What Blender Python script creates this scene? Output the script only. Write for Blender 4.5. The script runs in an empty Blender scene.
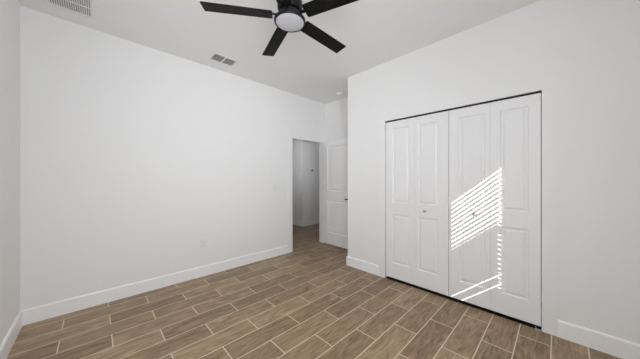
import bpy, bmesh, math, random
from mathutils import Vector, Matrix
R = math.radians
random.seed(4)
S = bpy.context.scene
C = S.collection

# ---------------------------------------------------------------- camera
cam_d = bpy.data.cameras.new('camera'); cam = bpy.data.objects.new('camera', cam_d); C.objects.link(cam)
cam.location = (0, 0, 1.263)
cam.rotation_euler = (R(90), 0, math.atan2(0.716, 0.698) - R(90))
cam_d.sensor_width = 36; cam_d.lens = 231 / 640 * 36
cam_d.clip_start = 0.02
S.camera = cam

# ---------------------------------------------------------------- light and exposure
world = bpy.data.worlds.new('world'); S.world = world; world.use_nodes = True
bg = world.node_tree.nodes['Background']; bg.inputs[0].default_value = (0.80, 0.88, 1.0, 1); bg.inputs[1].default_value = 1.0
SUN_DIR = Vector((2.0, 1.0, -0.85))
sd = bpy.data.lights.new('sun', 'SUN'); sun = bpy.data.objects.new('sun', sd); C.objects.link(sun)
sun.rotation_euler = SUN_DIR.to_track_quat('-Z', 'Y').to_euler()
sun.location = (-3, -3, 4); sd.energy = 11; sd.angle = R(0.06); sd.color = (1.0, 0.97, 0.92)

def area(name, loc, direction, sx, sy, power, color=(1, 1, 1), spread=180):
    d = bpy.data.lights.new(name, 'AREA'); d.shape = 'RECTANGLE'; d.size = sx; d.size_y = sy
    d.energy = power; d.color = color; d.spread = R(spread)
    o = bpy.data.objects.new(name, d); C.objects.link(o); o.location = loc
    o.rotation_euler = Vector(direction).to_track_quat('-Z', 'Z').to_euler()
    return o
sd.energy = 3.4
area('window_daylight', (0.25, -0.50, 1.52), (0, 1, 0), 1.1, 1.1, 12.8, (0.92, 0.962, 1.0))
area('doorway_fill', (0.0, -0.35, 1.70), (0.64, 1, 0.13), 0.8, 1.0, 2.9, (0.92, 0.962, 1.0), 70)       # added narrow fill beam that brightens the doorway end, no real source
area('west_wall_fill', (-0.44, 1.1, 1.2), (1, 0, 0), 1.8, 1.5, 5.8, (0.92, 0.962, 1.0))  # added fill lamp in front of the windowless west wall
area('hall_fill', (2.45, 3.62, 1.75), (1, 0.75, 0.28), 0.4, 0.7, 3.0, (0.97, 0.98, 1.0), 100)  # hidden lamp added to lighten the hallway walls

S.view_settings.view_transform = 'Standard'; S.view_settings.look = 'None'
S.view_settings.exposure = 0.92; S.view_settings.gamma = 1; S.view_settings.use_curve_mapping = False
S.cycles.max_bounces = 16; S.cycles.diffuse_bounces = 12
S.cycles.sample_clamp_indirect = 6

# ---------------------------------------------------------------- materials
def nt(name):
    m = bpy.data.materials.new(name); m.use_nodes = True
    return m, m.node_tree, m.node_tree.nodes['Principled BSDF']

def mat(name, col, rough=0.5, metal=0.0, spec=0.5, bump=0.0, bscale=200, var=0.0):
    m, t, b = nt(name)
    b.inputs['Base Color'].default_value = (*col, 1); b.inputs['Roughness'].default_value = rough
    b.inputs['Metallic'].default_value = metal; b.inputs['Specular IOR Level'].default_value = spec
    g = t.nodes.new('ShaderNodeNewGeometry')
    n = t.nodes.new('ShaderNodeTexNoise'); n.inputs['Scale'].default_value = bscale; n.inputs['Detail'].default_value = 4
    t.links.new(g.outputs['Position'], n.inputs['Vector'])
    if bump:
        bp = t.nodes.new('ShaderNodeBump'); bp.inputs['Strength'].default_value = bump; bp.inputs['Distance'].default_value = 0.002
        t.links.new(n.outputs['Fac'], bp.inputs['Height']); t.links.new(bp.outputs[0], b.inputs['Normal'])
    if var:
        mx = t.nodes.new('ShaderNodeMix'); mx.data_type = 'RGBA'
        mx.inputs[6].default_value = (*[c * (1 - var) for c in col], 1); mx.inputs[7].default_value = (*[min(1, c * (1 + var)) for c in col], 1)
        t.links.new(n.outputs['Fac'], mx.inputs[0]); t.links.new(mx.outputs[2], b.inputs['Base Color'])
    return m

M_wall = mat('wall_paint', (0.85, 0.85, 0.85), 0.75, bump=0.15, bscale=60)
M_ceil = mat('ceiling_paint', (0.84, 0.84, 0.84), 0.85, bump=0.3, bscale=35)
M_trim = mat('trim_paint', (0.93, 0.93, 0.93), 0.38)
M_casing = mat('casing_paint', (0.855, 0.855, 0.855), 0.6)
M_door = mat('door_paint', (0.86, 0.86, 0.865), 0.42)
M_black = mat('matte_black_metal', (0.006, 0.006, 0.0065), 0.42, spec=0.25)
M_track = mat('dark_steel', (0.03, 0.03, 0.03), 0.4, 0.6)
M_nickel = mat('nickel', (0.55, 0.55, 0.56), 0.3, 1.0)
M_plastic = mat('white_plastic', (0.82, 0.82, 0.83), 0.35)
M_grey = mat('vent_shadow_grey', (0.24, 0.24, 0.245), 0.7)  # flat grey that stands for the shade inside the ducts
M_vent = mat('vent_enamel', (0.80, 0.80, 0.80), 0.45)
M_knob = mat('satin_knob', (0.48, 0.48, 0.48), 0.3, 0.3)
M_diff = mat('frosted_diffuser', (0.50, 0.50, 0.545), 0.5)
M_lcd = mat('thermostat_screen', (0.02, 0.022, 0.025), 0.2)
M_dark = mat('closet_interior', (0.45, 0.45, 0.45), 0.9)

def blade_mat():
    m, t, b = nt('black_wood_blade')
    tc = t.nodes.new('ShaderNodeTexCoord'); mp = t.nodes.new('ShaderNodeMapping'); mp.inputs['Scale'].default_value = (6, 120, 6)
    n = t.nodes.new('ShaderNodeTexNoise'); n.inputs['Scale'].default_value = 1; n.inputs['Detail'].default_value = 5
    r = t.nodes.new('ShaderNodeValToRGB'); r.color_ramp.elements[0].color = (0.0035, 0.0035, 0.0035, 1); r.color_ramp.elements[1].color = (0.011, 0.0105, 0.010, 1)
    t.links.new(tc.outputs['Object'], mp.inputs[0]); t.links.new(mp.outputs[0], n.inputs['Vector'])
    t.links.new(n.outputs['Fac'], r.inputs[0]); t.links.new(r.outputs[0], b.inputs['Base Color'])
    b.inputs['Roughness'].default_value = 0.5; b.inputs['Specular IOR Level'].default_value = 0.10
    return m
M_blade = blade_mat()

def floor_mat():
    m, t, b = nt('wood_look_tile')
    N, L = t.nodes, t.links
    def math_(op, a, b_=None, c=None):
        n = N.new('ShaderNodeMath'); n.operation = op
        for i, v in enumerate((a, b_, c)):
            if v is None: continue
            if isinstance(v, (int, float)): n.inputs[i].default_value = v
            else: L.new(v, n.inputs[i])
        return n.outputs[0]
    g = N.new('ShaderNodeNewGeometry'); sp = N.new('ShaderNodeSeparateXYZ'); L.new(g.outputs['Position'], sp.inputs[0])
    PX, PY = 0.5935, 0.1925
    v = math_('DIVIDE', math_('ADD', sp.outputs[1], -0.030 + 20 * PY), PY)
    row = math_('FLOOR', v); vf = math_('FRACT', v)
    par = math_('MODULO', row, 2.0)
    off = math_('MULTIPLY', math_('SUBTRACT', 1.0, par), 0.5)
    u = math_('ADD', math_('DIVIDE', math_('ADD', sp.outputs[0], 0.198 + 10 * PX), PX), off)
    idx = math_('FLOOR', u); uf = math_('FRACT', u)
    du = math_('MULTIPLY', math_('MINIMUM', uf, math_('SUBTRACT', 1.0, uf)), PX)
    dv = math_('MULTIPLY', math_('MINIMUM', vf, math_('SUBTRACT', 1.0, vf)), PY)
    d = math_('MINIMUM', du, dv)
    mr = N.new('ShaderNodeMapRange'); mr.inputs[1].default_value = 0.0028; mr.inputs[2].default_value = 0.0044
    L.new(d, mr.inputs[0]); tile = mr.outputs[0]                      # 0 grout, 1 tile
    cid = N.new('ShaderNodeCombineXYZ'); L.new(idx, cid.inputs[0]); L.new(row, cid.inputs[1])
    wn = N.new('ShaderNodeTexWhiteNoise'); wn.noise_dimensions = '3D'; L.new(cid.outputs[0], wn.inputs['Vector'])
    # grain coordinates, jumping from plank to plank
    sc = N.new('ShaderNodeVectorMath'); sc.operation = 'SCALE'; L.new(wn.outputs['Color'], sc.inputs[0]); sc.inputs['Scale'].default_value = 37.0
    ad = N.new('ShaderNodeVectorMath'); L.new(g.outputs['Position'], ad.inputs[0]); L.new(sc.outputs[0], ad.inputs[1])
    mp = N.new('ShaderNodeMapping'); mp.inputs['Scale'].default_value = (3.0, 12.0, 1); L.new(ad.outputs[0], mp.inputs[0])
    n1 = N.new('ShaderNodeTexNoise'); n1.inputs['Scale'].default_value = 1.0; n1.inputs['Detail'].default_value = 6; n1.inputs['Roughness'].default_value = 0.68; n1.inputs['Distortion'].default_value = 2.0
    L.new(mp.outputs[0], n1.inputs['Vector'])
    mp2 = N.new('ShaderNodeMapping'); mp2.inputs['Scale'].default_value = (7, 80.0, 1); L.new(ad.outputs[0], mp2.inputs[0])
    n2 = N.new('ShaderNodeTexNoise'); n2.inputs['Scale'].default_value = 1.0; n2.inputs['Detail'].default_value = 3
    L.new(mp2.outputs[0], n2.inputs['Vector'])
    fac = math_('ADD', math_('MULTIPLY', n1.outputs['Fac'], 0.66), math_('MULTIPLY', n2.outputs['Fac'], 0.34))
    fac = math_('ADD', fac, math_('MULTIPLY', math_('SUBTRACT', wn.outputs['Value'], 0.5), 0.13))
    cr = N.new('ShaderNodeValToRGB'); e = cr.color_ramp.elements
    e[0].position = 0.28; e[0].color = FLOOR_DARK; e[1].position = 0.74; e[1].color = FLOOR_LIGHT
    k = cr.color_ramp.elements.new(0.5); k.color = FLOOR_MID
    L.new(fac, cr.inputs[0])
    mx = N.new('ShaderNodeMix'); mx.data_type = 'RGBA'; mx.inputs[6].default_value = GROUT
    L.new(tile, mx.inputs[0]); L.new(cr.outputs[0], mx.inputs[7]); L.new(mx.outputs[2], b.inputs['Base Color'])
    b.inputs['Specular IOR Level'].default_value = 0.35
    ro = N.new('ShaderNodeMapRange'); ro.inputs[3].default_value = 0.8; ro.inputs[4].default_value = 0.36; L.new(tile, ro.inputs[0])
    L.new(ro.outputs[0], b.inputs['Roughness'])
    bp = N.new('ShaderNodeBump'); bp.inputs['Strength'].default_value = 0.5; bp.inputs['Distance'].default_value = 0.0015
    hh = math_('ADD', tile, math_('MULTIPLY', n2.outputs['Fac'], 0.12)); L.new(hh, bp.inputs['Height']); L.new(bp.outputs[0], b.inputs['Normal'])
    return m
FLOOR_DARK = (0.115, 0.072, 0.041, 1); FLOOR_MID = (0.305, 0.208, 0.123, 1); FLOOR_LIGHT = (0.54, 0.395, 0.245, 1); GROUT = (0.70, 0.60, 0.48, 1)
M_floor = floor_mat()

def glass_mat():
    m, t, b = nt('window_glass'); t.nodes.remove(b)
    o = t.nodes['Material Output']; tr = t.nodes.new('ShaderNodeBsdfTransparent'); gl = t.nodes.new('ShaderNodeBsdfGlossy'); gl.inputs['Roughness'].default_value = 0.02
    mx = t.nodes.new('ShaderNodeMixShader'); mx.inputs[0].default_value = 0.06
    t.links.new(tr.outputs[0], mx.inputs[1]); t.links.new(gl.outputs[0], mx.inputs[2]); t.links.new(mx.outputs[0], o.inputs[0])
    return m
M_glass = glass_mat()

# ---------------------------------------------------------------- helpers
def box(bm, x0, x1, y0, y1, z0, z1, mtx=None):
    vs = [bm.verts.new((x, y, z)) for x in (x0, x1) for y in (y0, y1) for z in (z0, z1)]
    if mtx is not None:
        for v in vs: v.co = mtx @ v.co
    for f in ((0, 1, 3, 2), (4, 6, 7, 5), (0, 4, 5, 1), (2, 3, 7, 6), (0, 2, 6, 4), (1, 5, 7, 3)):
        bm.faces.new([vs[i] for i in f])
    return vs

def lathe(bm, prof, seg=40, mtx=None):
    """prof: (radius, height) pairs, turned about local Z"""
    rings = []
    for r, z in prof:
        if r < 1e-6: ring = [bm.verts.new((0, 0, z))]
        else: ring = [bm.verts.new((r * math.cos(2 * math.pi * i / seg), r * math.sin(2 * math.pi * i / seg), z)) for i in range(seg)]
        rings.append(ring)
    if mtx is not None:
        for rg in rings:
            for v in rg: v.co = mtx @ v.co
    for a, b in zip(rings, rings[1:]):
        for i in range(seg):
            j = (i + 1) % seg
            if len(a) == 1 and len(b) == 1: continue
            if len(a) == 1: bm.faces.new((a[0], b[i], b[j]))
            elif len(b) == 1: bm.faces.new((a[i], b[0], a[j]))
            else: bm.faces.new((a[i], b[i], b[j], a[j]))

def extrude_poly(bm, pts, to3a, to3b):
    a = [bm.verts.new(to3a(p)) for p in pts]; b = [bm.verts.new(to3b(p)) for p in pts]
    n = len(pts); bm.faces.new(a); bm.faces.new(list(reversed(b)))
    for i in range(n): bm.faces.new((a[i], b[i], b[(i + 1) % n], a[(i + 1) % n]))

def obj(name, bm, m, parent=None, bevel=0.0, smooth=False, loc=None):
    bmesh.ops.remove_doubles(bm, verts=bm.verts, dist=1e-6)
    bmesh.ops.recalc_face_normals(bm, faces=bm.faces)
    me = bpy.data.meshes.new(name); bm.to_mesh(me); bm.free()
    me.materials.append(m)
    o = bpy.data.objects.new(name, me); C.objects.link(o)
    if parent: o.parent = parent
    if loc: o.location = loc
    if smooth:
        for p in me.polygons: p.use_smooth = True
        me.set_sharp_from_angle(angle=R(35))
    if bevel:
        md = o.modifiers.new('bevel', 'BEVEL'); md.width = bevel; md.segments = 2; md.limit_method = 'ANGLE'
    return o

def empty(name, loc, rz=0):
    o = bpy.data.objects.new(name, None); C.objects.link(o); o.location = loc; o.rotation_euler = (0, 0, rz); o.empty_display_size = 0.1
    return o

def tag(o, label=None, cat=None, group=None, kind=None):
    if label: o['label'] = label
    if cat: o['category'] = cat
    if group: o['group'] = group
    if kind: o['kind'] = kind
    return o

def struct(name, boxes, m, label=None, bevel=0.0, parent=None):
    bm = bmesh.new()
    for b in boxes: box(bm, *b)
    o = obj(name, bm, m, parent, bevel)
    if not parent: o['kind'] = 'structure'
    if label: o['label'] = label
    return o

# ---------------------------------------------------------------- room dimensions
LX = -0.461      # wall on the far left of the picture (faces +X)
LY = 3.233       # long left wall (faces -Y)
CX = 2.674       # closet wall (faces -X)
BX = 3.29        # back wall of the entry alcove (faces -X)
AY = 2.155       # corner of the closet block
WY = -0.58       # window wall behind the camera (faces +Y)
H = 2.765
T = 0.12
DX0, DX1, DZ = 2.468, 3.262, 2.0        # entry door opening
KY0, KY1, KZ = 0.089, 1.538, 2.008      # closet opening
WX0, WX1, WZ0, WZ1 = -0.346, 0.81, 1.03, 2.32
HX, HYC = 4.01, 4.79                    # hall corner

struct('floor', [(LX - T, 6.3, WY - T, 7.2, -0.05, 0)], M_floor, 'wood-look plank tile floor with pale grout lines')
struct('ceiling', [(LX - T, 6.3, WY - T, 7.2, H, H + 0.05)], M_ceil, 'flat white ceiling')
struct('wall_left', [(LX - T, DX0, LY, LY + T, 0, H), (DX1, 6.3, LY, LY + T, 0, H), (DX0, DX1, LY, LY + T, DZ, H)], M_wall, 'long white wall with the open doorway at its end')
struct('wall_west', [(LX - T, LX, WY, LY, 0, H)], M_wall, 'narrow strip of white wall at left edge of photo')
struct('wall_window', [(LX - T, WX0, WY - T, WY, 0, H), (WX1, CX + T, WY - T, WY, 0, H), (WX0, WX1, WY - T, WY, 0, WZ0), (WX0, WX1, WY - T, WY, WZ1, H)], M_wall)
struct('wall_closet', [(CX, CX + T, WY, KY0, 0, H), (CX, CX + T, KY1, AY, 0, H), (CX, CX + T, KY0, KY1, KZ, H)], M_wall, 'white wall around the double closet doors')
struct('wall_alcove_side', [(CX + T, BX, AY - T, AY, 0, H)], M_wall)
struct('wall_back', [(BX, BX + T, WY, LY, 0, H)], M_wall, 'white wall behind the open entry door')
struct('wall_closet_end', [(CX + T, BX, WY, WY + T, 0, H)], M_dark)
struct('wall_hall_far', [(HX, 6.3, HYC, HYC + T, 0, H), (HX, HX + T, HYC + T, 7.2, 0, H)], M_wall, 'hallway wall seen through the open doorway')
struct('wall_hall_end', [(1.9 - T, 1.9, LY + T, 7.2, 0, H), (1.9, HX, 7.2 - T, 7.2, 0, H), (6.3 - T, 6.3, LY + T, HYC, 0, H)], M_wall)

# baseboards: a flat board with an eased top edge
BB = [(0, 0), (0.015, 0), (0.015, 0.122), (0.010, 0.132), (0, 0.134)]
def baseboard(name, runs, label=None):
    bm = bmesh.new()
    for kind, pos, a, b, s in runs:      # kind 'y': board against a plane Y=pos running in X; s is the side it sticks out to
        if kind == 'y': extrude_poly(bm, BB, lambda p: (a, pos + s * p[0], p[1]), lambda p: (b, pos + s * p[0], p[1]))
        else: extrude_poly(bm, BB, lambda p: (pos + s * p[0], a, p[1]), lambda p: (pos + s * p[0], b, p[1]))
    o = obj(name, bm, M_trim); o['kind'] = 'structure'
    if label: o['label'] = label
CW = 0.092    # casing width
baseboard('baseboard_left', [('y', LY, LX, DX0 - CW, -1)], 'tall white baseboard along the long left wall')
baseboard('baseboard_west', [('x', LX, WY, LY - 0.016, 1)], 'white baseboard at the left edge of the photo')
baseboard('baseboard_closet', [('x', CX, KY1 + CW, AY + 0.015, -1)], 'short white baseboard left of the closet')
baseboard('baseboard_right', [('x', CX, WY, KY0 - CW, -1)], 'white baseboard right of the closet')
baseboard('baseboard_alcove', [('y', AY, CX, BX - 0.016, 1)])
baseboard('baseboard_back', [('x', BX, AY, LY, -1)])
baseboard('baseboard_window', [('y', WY, LX + 0.016, CX - 0.016, 1)])
baseboard('baseboard_hall', [('y', HYC, HX - 0.015, 6.1, -1), ('x', HX, HYC, 7.0, -1)], 'white baseboard around the hallway corner')

# casings
struct('trim_1', [(CX - 0.014, CX, KY1, KY1 + CW, 0, KZ), (CX - 0.014, CX, KY0 - CW, KY0, 0, KZ), (CX - 0.014, CX, KY0 - CW, KY1 + CW, KZ, KZ + CW)], M_casing, 'flat white casing around the closet opening', 0.0)
struct('trim_2', [(DX0 - CW, DX0, LY - 0.009, LY, 0, DZ), (DX1, BX - 0.002, LY - 0.009, LY, 0, DZ), (DX0 - CW, BX - 0.002, LY - 0.009, LY, DZ, DZ + CW)], M_casing, 'flat white casing around the entry doorway', 0.0)
JT = 0.012
struct('trim_3', [(DX0, DX0 + JT, LY, LY + T, 0, DZ), (DX1 - JT, DX1, LY, LY + T, 0, DZ), (DX0 + JT, DX1 - JT, LY, LY + T, DZ - JT, DZ)], M_trim, 'white jamb lining the entry doorway')

# ---------------------------------------------------------------- panelled door leaf
RINGS = [(0.0, 0.0), (0.004, 0.009), (0.012, 0.013), (0.018, 0.0125), (0.036, 0.003), (0.040, 0.003)]
def leaf_bm(w, h, t, panels, both=False):
    """leaf in local coords: X = 0..w across, Z = 0..h up, face at Y=0 looking to -Y, thickness to +Y"""
    bm = bmesh.new()
    def face_side(y0, s):
        xs = sorted({0, w} | {p[0] for p in panels} | {p[1] for p in panels}); zs = sorted({0, h} | {p[2] for p in panels} | {p[3] for p in panels})
        for xa, xb in zip(xs, xs[1:]):
            for za, zb in zip(zs, zs[1:]):
                cx_, cz_ = (xa + xb) / 2, (za + zb) / 2
                if any(p[0] < cx_ < p[1] and p[2] < cz_ < p[3] for p in panels): continue
                bm.faces.new([bm.verts.new(q) for q in ((xa, y0, za), (xb, y0, za), (xb, y0, zb), (xa, y0, zb))])
        for p in panels:
            prev = None
            for ins, dep in RINGS:
                y = y0 + s * dep
                cur = [bm.verts.new(q) for q in ((p[0] + ins, y, p[2] + ins), (p[1] - ins, y, p[2] + ins), (p[1] - ins, y, p[3] - ins), (p[0] + ins, y, p[3] - ins))]
                if prev:
                    for i in range(4): bm.faces.new((prev[i], prev[(i + 1) % 4], cur[(i + 1) % 4], cur[i]))
                prev = cur
            bm.faces.new(prev)
    face_side(0, 1)
    if both: face_side(t, -1)
    else: bm.faces.new([bm.verts.new(q) for q in ((0, t, 0), (w, t, 0), (w, t, h), (0, t, h))])
    for (xa, za, xb, zb) in ((0, 0, w, 0), (0, h, w, h), (0, 0, 0, h), (w, 0, w, h)):
        bm.faces.new([bm.verts.new(q) for q in ((xa, 0, za), (xb, 0, zb), (xb, t, zb), (xa, t, za))])
    bmesh.ops.remove_doubles(bm, verts=bm.verts, dist=1e-5)
    return bm

# closet: two bifold doors of two leaves each; local X runs to world -Y, the face looks to -X
DB = 0.030; DH = 1.990 - DB
def closet_leaf(name, parent, y_hi, y_lo, py_hi, py_lo):
    w = y_hi - y_lo; a, b = y_hi - py_hi, y_hi - py_lo
    bm = leaf_bm(w, DH, 0.034, [(a, b, 0.215 - DB, 0.830 - DB), (a, b, 0.975 - DB, 1.900 - DB)])
    o = obj(name, bm, M_door, parent)
    o.location = Vector((CX + 0.004, y_hi, DB)) - parent.location; o.rotation_euler = (0, 0, R(-90))
    return o
def knob(parent, y, z):
    bm = bmesh.new()
    lathe(bm, [(0, 0), (0.011, 0), (0.010, 0.004), (0.0065, 0.008), (0.0065, 0.013), (0.013, 0.017), (0.0165, 0.023), (0.0155, 0.029), (0.009, 0.033), (0, 0.034)], 24, Matrix.Rotation(R(-90), 4, 'Y'))
    o = obj('knob', bm, M_knob, parent, smooth=True); o.location = Vector((CX + 0.004, y, z)) - parent.location
    o['label'] = 'small round satin knob'
d2 = tag(empty('door_1', (CX, 1.53, 0)), 'white panelled bifold closet door on the left', kind='structure')
closet_leaf('door_leaf', d2, 1.530, 1.1665, 1.445, 1.226)
closet_leaf('door_leaf', d2, 1.1645, 0.801, 1.122, 0.902)
knob(d2, 1.042, 0.905)
d3 = tag(empty('door_2', (CX, 0.80, 0)), 'white panelled bifold closet door on the right, striped with sunlight', kind='structure')
closet_leaf('door_leaf', d3, 0.796, 0.4425, 0.700, 0.482)
closet_leaf('door_leaf', d3, 0.4405, 0.094, 0.366, 0.170)
knob(d3, 0.562, 0.930)
bm = bmesh.new(); box(bm, -0.012, 0.030, -0.020, 0.020, 0, 0.003); box(bm, -0.008, 0.0, -0.018, 0.016, 0.003, 0.012); box(bm, 0.010, 0.016, 0.010, 0.016, 0.003, 0.022)
o = obj('pivot_bracket', bm, M_nickel, d3); o.location = Vector((CX - 0.010, 0.112, 0)) - d3.location; o['label'] = 'small metal floor pivot bracket'
struct('closet_gap_shade', [(CX + 0.002, CX + 0.075, KY0 + 0.002, KY1 - 0.002, 0.0003, 0.004)], M_track, 'dark strip added for the shaded gap under the closet doors')  # no real part: added strip that blackens the gap below the doors
# overhead track of the bifold doors
bm = bmesh.new()
box(bm, CX + 0.004, CX + 0.034, KY0 + 0.001, KY1 - 0.001, KZ - 0.004, KZ - 0.001)
box(bm, CX + 0.002, CX + 0.005, KY0 + 0.001, KY1 - 0.001, KZ - 0.015, KZ - 0.001)
box(bm, CX + 0.033, CX + 0.036, KY0 + 0.001, KY1 - 0.001, KZ - 0.015, KZ - 0.001)
tr = obj('door_track', bm, M_track)
tag(tr, 'thin dark metal track above the bifold closet doors', 'door track')

# entry door, swung open against the alcove wall
d1 = tag(empty('door_3', (3.228, 3.222, 0), 0), 'white two-panel entry door standing open beside the doorway', kind='structure')
ang = R(-90)
LW = 0.76
bm = leaf_bm(LW, 1.975, 0.035, [(0.118, LW - 0.118, 0.225, 0.840), (0.118, LW - 0.118, 1.025, 1.875)], True)
lf = obj('door_leaf', bm, M_trim, d1); lf.location = (0, 0, 0.020); lf.rotation_euler = (0, 0, ang)
for z in (0.22, 1.0, 1.78):
    bm = bmesh.new(); lathe(bm, [(0, -0.045), (0.006, -0.045), (0.006, 0.045), (0, 0.045)], 14)
    hg = obj('hinge', bm, M_black, d1, smooth=True); hg.location = (0.043, 0.002, z)
    hg['label'] = 'black hinge'
for side in (-1,):      # the far side of the leaf is against the wall
    bm = bmesh.new()
    my = Matrix.Rotation(R(90), 4, 'X')
    if side > 0: my = Matrix.Rotation(R(-90), 4, 'X')
    lathe(bm, [(0, 0), (0.032, 0), (0.032, 0.005), (0.028, 0.009), (0.011, 0.011), (0.011, 0.040), (0, 0.040)], 28, my)
    y0, y1 = (-0.046, -0.034) if side < 0 else (0.034, 0.046)
    box(bm, -0.115, 0.012, y0, y1, -0.010, 0.010)
    hd = obj('door_handle', bm, M_black, lf, bevel=0.002); hd.location = (LW - 0.062, 0 if side < 0 else 0.035, 0.905 - 0.014)
    hd['label'] = 'matte black lever handle'

# ---------------------------------------------------------------- window and blind behind the camera
wn = tag(empty('window_1', ((WX0 + WX1) / 2, WY - T, WZ0)), kind='structure')
def rel(boxes, base): return [(a - base[0], b - base[0], c - base[1], d - base[1], e - base[2], f - base[2]) for a, b, c, d, e, f in boxes]
wb = wn.location
yo = WY - T
struct('window_frame', rel([(WX0 - 0.06, WX0, yo - 0.04, yo - 0.001, WZ0 - 0.06, WZ1 + 0.06), (WX1, WX1 + 0.06, yo - 0.04, yo - 0.001, WZ0 - 0.06, WZ1 + 0.06), (WX0, WX1, yo - 0.04, yo - 0.001, WZ1, WZ1 + 0.06), (WX0, WX1, yo - 0.04, yo - 0.001, WZ0 - 0.06, WZ0), (WX0, WX1, yo - 0.035, yo - 0.005, 1.70, 1.735)], wb), M_trim, parent=wn)
struct('window_pane', rel([(WX0, WX1, yo - 0.022, yo - 0.018, WZ0, 1.70), (WX0, WX1, yo - 0.022, yo - 0.018, 1.735, WZ1)], wb), M_glass, parent=wn)
struct('window_sill', rel([(WX0 - 0.03, WX1 + 0.03, WY + 0.0005, WY + 0.015, WZ0 - 0.05, WZ0 - 0.03)], wb), M_trim, parent=wn)

BY = -0.545; BX0, BX1 = -0.43, 0.905; PITCH = 0.0445
bl = empty('window_blind', ((BX0 + BX1) / 2, BY, 2.30)); bl.parent = wn; bl.location = Vector(((BX0 + BX1) / 2, BY, 2.30)) - wb
bc = (BX0 + BX1) / 2; HL = (BX1 - BX0) / 2
bm = bmesh.new(); box(bm, -HL, HL, -0.028, 0.028, -0.125, 0.0); obj('head_rail', bm, M_plastic, bl)
bm = bmesh.new(); box(bm, -HL, HL, -0.026, 0.026, 0.985 - 2.30, 1.003 - 2.30); obj('bottom_rail', bm, M_plastic, bl)
hole = 0.850 - bc
def slat(z, tilt, w0=0.025):
    bm = bmesh.new()
    mt = Matrix.Translation((0, 0, z - 2.30)) @ Matrix.Rotation(tilt, 4, 'X')
    a, b = hole - 0.013, hole + 0.013
    box(bm, -HL, a, -w0, w0, -0.0012, 0.0012, mt)
    box(bm, b, HL, -w0, w0, -0.0012, 0.0012, mt)
    box(bm, a, b, -w0, -w0 + 0.010, -0.0012, 0.0012, mt)
    box(bm, a, b, w0 - 0.010, w0, -0.0012, 0.0012, mt)
    obj('slat', bm, M_plastic, bl)
z = 2.150; k = 0
while z > 1.02:
    if k < 12: tl = -17
    elif k in (22, 24): tl = -12
    else: tl = 10
    slat(z + (0.010 if k in (22, 24) else 0), R(tl)); z -= PITCH; k += 1

# ---------------------------------------------------------------- ceiling fan
FX, FY, FZ = 1.030, 1.374, 2.462
fan = empty('ceiling_fan', (FX, FY, H))
tag(fan, 'black five-blade ceiling fan with a round frosted light, hanging from the ceiling', 'ceiling fan')
def fp(name, prof, m, **k):
    bm = bmesh.new(); lathe(bm, [(r, z_ - H) for r, z_ in prof], 56); return obj(name, bm, m, fan, smooth=True, **k)
fp('canopy', [(0, H), (0.068, H), (0.070, H - 0.020), (0.052, H - 0.052), (0.020, H - 0.060), (0, H - 0.060)], M_black)
fp('downrod', [(0, 2.706), (0.012, 2.706), (0.012, 2.60), (0, 2.60)], M_black)
fp('motor_housing', [(0, 2.615), (0.030, 2.615), (0.055, 2.606), (0.084, 2.590), (0.091, 2.570), (0.091, 2.520), (0.084, 2.500), (0.062, 2.494), (0.062, 2.480), (0.083, 2.478), (0.080, 2.4405), (0, 2.4405)], M_black)
fp('light_ring', [(0, 2.440), (0.104, 2.440), (0.114, 2.435), (0.1155, 2.425), (0.112, 2.417), (0.102, 2.417), (0.102, 2.424), (0, 2.424)], M_black)
dd = fp('light_diffuser', [(0, 2.4235), (0.1015, 2.4235), (0.1015, 2.418), (0.085, 2.4135), (0.05, 2.4105), (0, 2.4095)], M_diff)
dd['label'] = 'round frosted light cover'
def blade(angle):
    bm = bmesh.new()
    r0, r1, wa, wb_ = 0.127, 0.602, 0.052, 0.057
    pts = [(r0, -wa + 0.008), (r0 + 0.008, -wa), (r1 - 0.004, -wb_), (r1, -wb_ + 0.004), (r1, wb_ - 0.004), (r1 - 0.004, wb_), (r0 + 0.008, wa), (r0, wa - 0.008)]
    extrude_poly(bm, pts, lambda p: (p[0], p[1], -0.003), lambda p: (p[0], p[1], 0.003))
    b = obj('blade', bm, M_blade, fan)
    b.matrix_local = Matrix.Translation((0, 0, FZ - H)) @ Matrix.Rotation(R(angle), 4, 'Z') @ Matrix.Rotation(R(-10), 4, 'X')
    bm = bmesh.new()
    pts = [(0.086, -0.013), (0.135, -0.011), (0.150, -0.028), (0.195, -0.022), (0.195, 0.022), (0.150, 0.028), (0.135, 0.011), (0.086, 0.013)]
    extrude_poly(bm, pts, lambda p: (p[0], p[1], 0.0032), lambda p: (p[0], p[1], 0.009))
    for sx, sy in ((0.160, -0.014), (0.160, 0.014), (0.185, 0.0)):
        lathe(bm, [(0, -0.0055), (0.005, -0.0050), (0.0055, -0.0031), (0, -0.0031)], 10, Matrix.Translation((sx, sy, 0)))
    obj('blade_bracket', bm, M_black, b)
for k in range(5): blade(1.7 + 72 * k)

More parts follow.
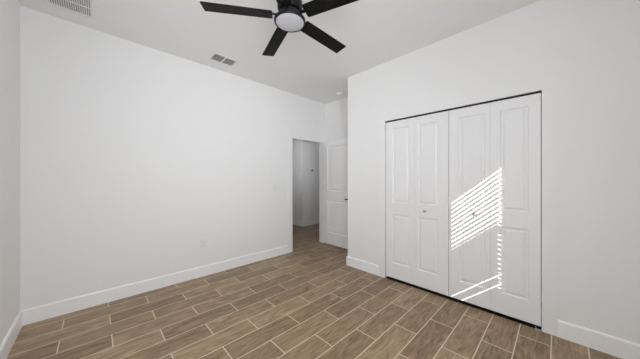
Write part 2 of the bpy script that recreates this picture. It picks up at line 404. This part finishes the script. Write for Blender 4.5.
# ---------------------------------------------------------------- ceiling register, return grille, smoke detector
v = empty('ceiling_vent', (1.155, 2.915, H)); tag(v, 'small two-section grey-louvred air vent in the ceiling', 'vent')
bm = bmesh.new()
hx, hy = 0.150, 0.098
for b in ((-hx, hx, -hy, -0.078), (-hx, hx, 0.078, hy), (-hx, -0.128, -0.078, 0.078), (0.128, hx, -0.078, 0.078), (-0.009, 0.009, -0.078, 0.078)):
    box(bm, b[0], b[1], b[2], b[3], -0.008, -0.0005)
obj('frame', bm, M_vent, v, 0.002)
for s in (-1, 1):
    for i in range(8):
        bm = bmesh.new(); y = -0.068 + i * 0.0195
        box(bm, 0.010, 0.127, -0.008, 0.008, -0.0008, 0.0008, Matrix.Translation((0 if s > 0 else -0.137, y, -0.0075)) @ Matrix.Rotation(R(35), 4, 'X'))
        obj('louvre', bm, M_vent, v)
bm = bmesh.new(); box(bm, -0.128, 0.128, -0.078, 0.078, -0.0008, -0.0002); o = obj('duct_shade', bm, M_grey, v); o['label'] = 'grey sheet behind the louvres, coloured as duct shade'

g = empty('return_grille', (-0.150, 2.758, H)); tag(g, 'large white return air grille in the ceiling corner, cut by the photo edge', 'vent')
bm = bmesh.new()
gx, gy = 0.128, 0.235; ox, oy = 0.165, 0.272
for b in ((-ox, ox, -oy, -gy), (-ox, ox, gy, oy), (-ox, -gx, -gy, gy), (gx, ox, -gy, gy)): box(bm, *b, -0.009, -0.0005)
for y in (0.097, -0.045, -0.185): box(bm, -gx, gx, y - 0.006, y + 0.006, -0.0095, -0.0035)
obj('frame', bm, M_vent, g, 0.002)
for i in range(19):
    bm = bmesh.new(); x = -gx + 0.0068 + i * 0.0136
    box(bm, -0.0052, 0.0052, -gy, gy, -0.0006, 0.0006, Matrix.Translation((x, 0, -0.0065)) @ Matrix.Rotation(R(35), 4, 'Y'))
    obj('louvre', bm, M_vent, g)
bm = bmesh.new(); box(bm, -gx, gx, -gy, gy, -0.0008, -0.0002); o = obj('duct_shade', bm, M_grey, g); o['label'] = 'grey sheet behind the louvres, coloured as duct shade'

s_ = empty('smoke_detector', (3.06, 2.64, H)); tag(s_, 'small round white smoke detector on the alcove ceiling above the open door', 'smoke detector')
bm = bmesh.new(); lathe(bm, [(0, -0.0005), (0.062, -0.0005), (0.062, -0.012), (0, -0.012)], 36); obj('base', bm, M_plastic, s_, smooth=True)
bm = bmesh.new(); lathe(bm, [(0, -0.0125), (0.054, -0.0125), (0.052, -0.028), (0.040, -0.036), (0.012, -0.038), (0, -0.038)], 36); obj('cover', bm, M_plastic, s_, smooth=True)

# ---------------------------------------------------------------- switch, outlets, thermostat
sw = empty('light_switch', (2.150, LY, 1.115)); tag(sw, 'white two-gang switch plate on the wall left of the doorway', 'light switch')
bm = bmesh.new(); box(bm, -0.058, 0.058, -0.006, -0.0003, -0.058, 0.058); obj('cover_plate', bm, M_plastic, sw, 0.003)
for x in (-0.023, 0.023):
    bm = bmesh.new(); box(bm, x - 0.016, x + 0.016, -0.0095, -0.0062, -0.033, 0.033, Matrix.Rotation(R(2.5), 4, 'X')); obj('rocker', bm, M_plastic, sw, 0.001)
def outlet(x, y, z, label):
    e = empty('wall_outlet', (x, y, z)); tag(e, label, 'outlet')
    bm = bmesh.new(); box(bm, -0.036, 0.036, -0.006, -0.0003, -0.058, 0.058); obj('cover_plate', bm, M_plastic, e, 0.003)
    for dz in (-0.021, 0.021):
        bm = bmesh.new(); box(bm, -0.017, 0.017, -0.0085, -0.0062, dz - 0.014, dz + 0.014); rc = obj('receptacle', bm, M_plastic, e, 0.002)
        bm = bmesh.new()
        for sx in (-0.007, 0.007): box(bm, sx - 0.0012, sx + 0.0012, -0.0090, -0.0086, dz - 0.002, dz + 0.008)
        box(bm, -0.0025, 0.0025, -0.0090, -0.0086, dz - 0.010, dz - 0.006)
        obj('slots', bm, M_grey, rc)
outlet(1.018, LY, 0.425, 'white duplex outlet low on the long left wall')
outlet(4.32, HYC, 0.36, 'white outlet low on the hallway wall below the thermostat')
th = empty('thermostat', (4.345, HYC, 1.52)); tag(th, 'small white thermostat with a dark screen on the hallway wall', 'thermostat')
bm = bmesh.new(); box(bm, -0.055, 0.055, -0.022, -0.0003, -0.045, 0.045); obj('case', bm, M_plastic, th, 0.005)
bm = bmesh.new(); box(bm, -0.026, 0.026, -0.0235, -0.0222, -0.020, 0.020); obj('screen', bm, M_lcd, th)
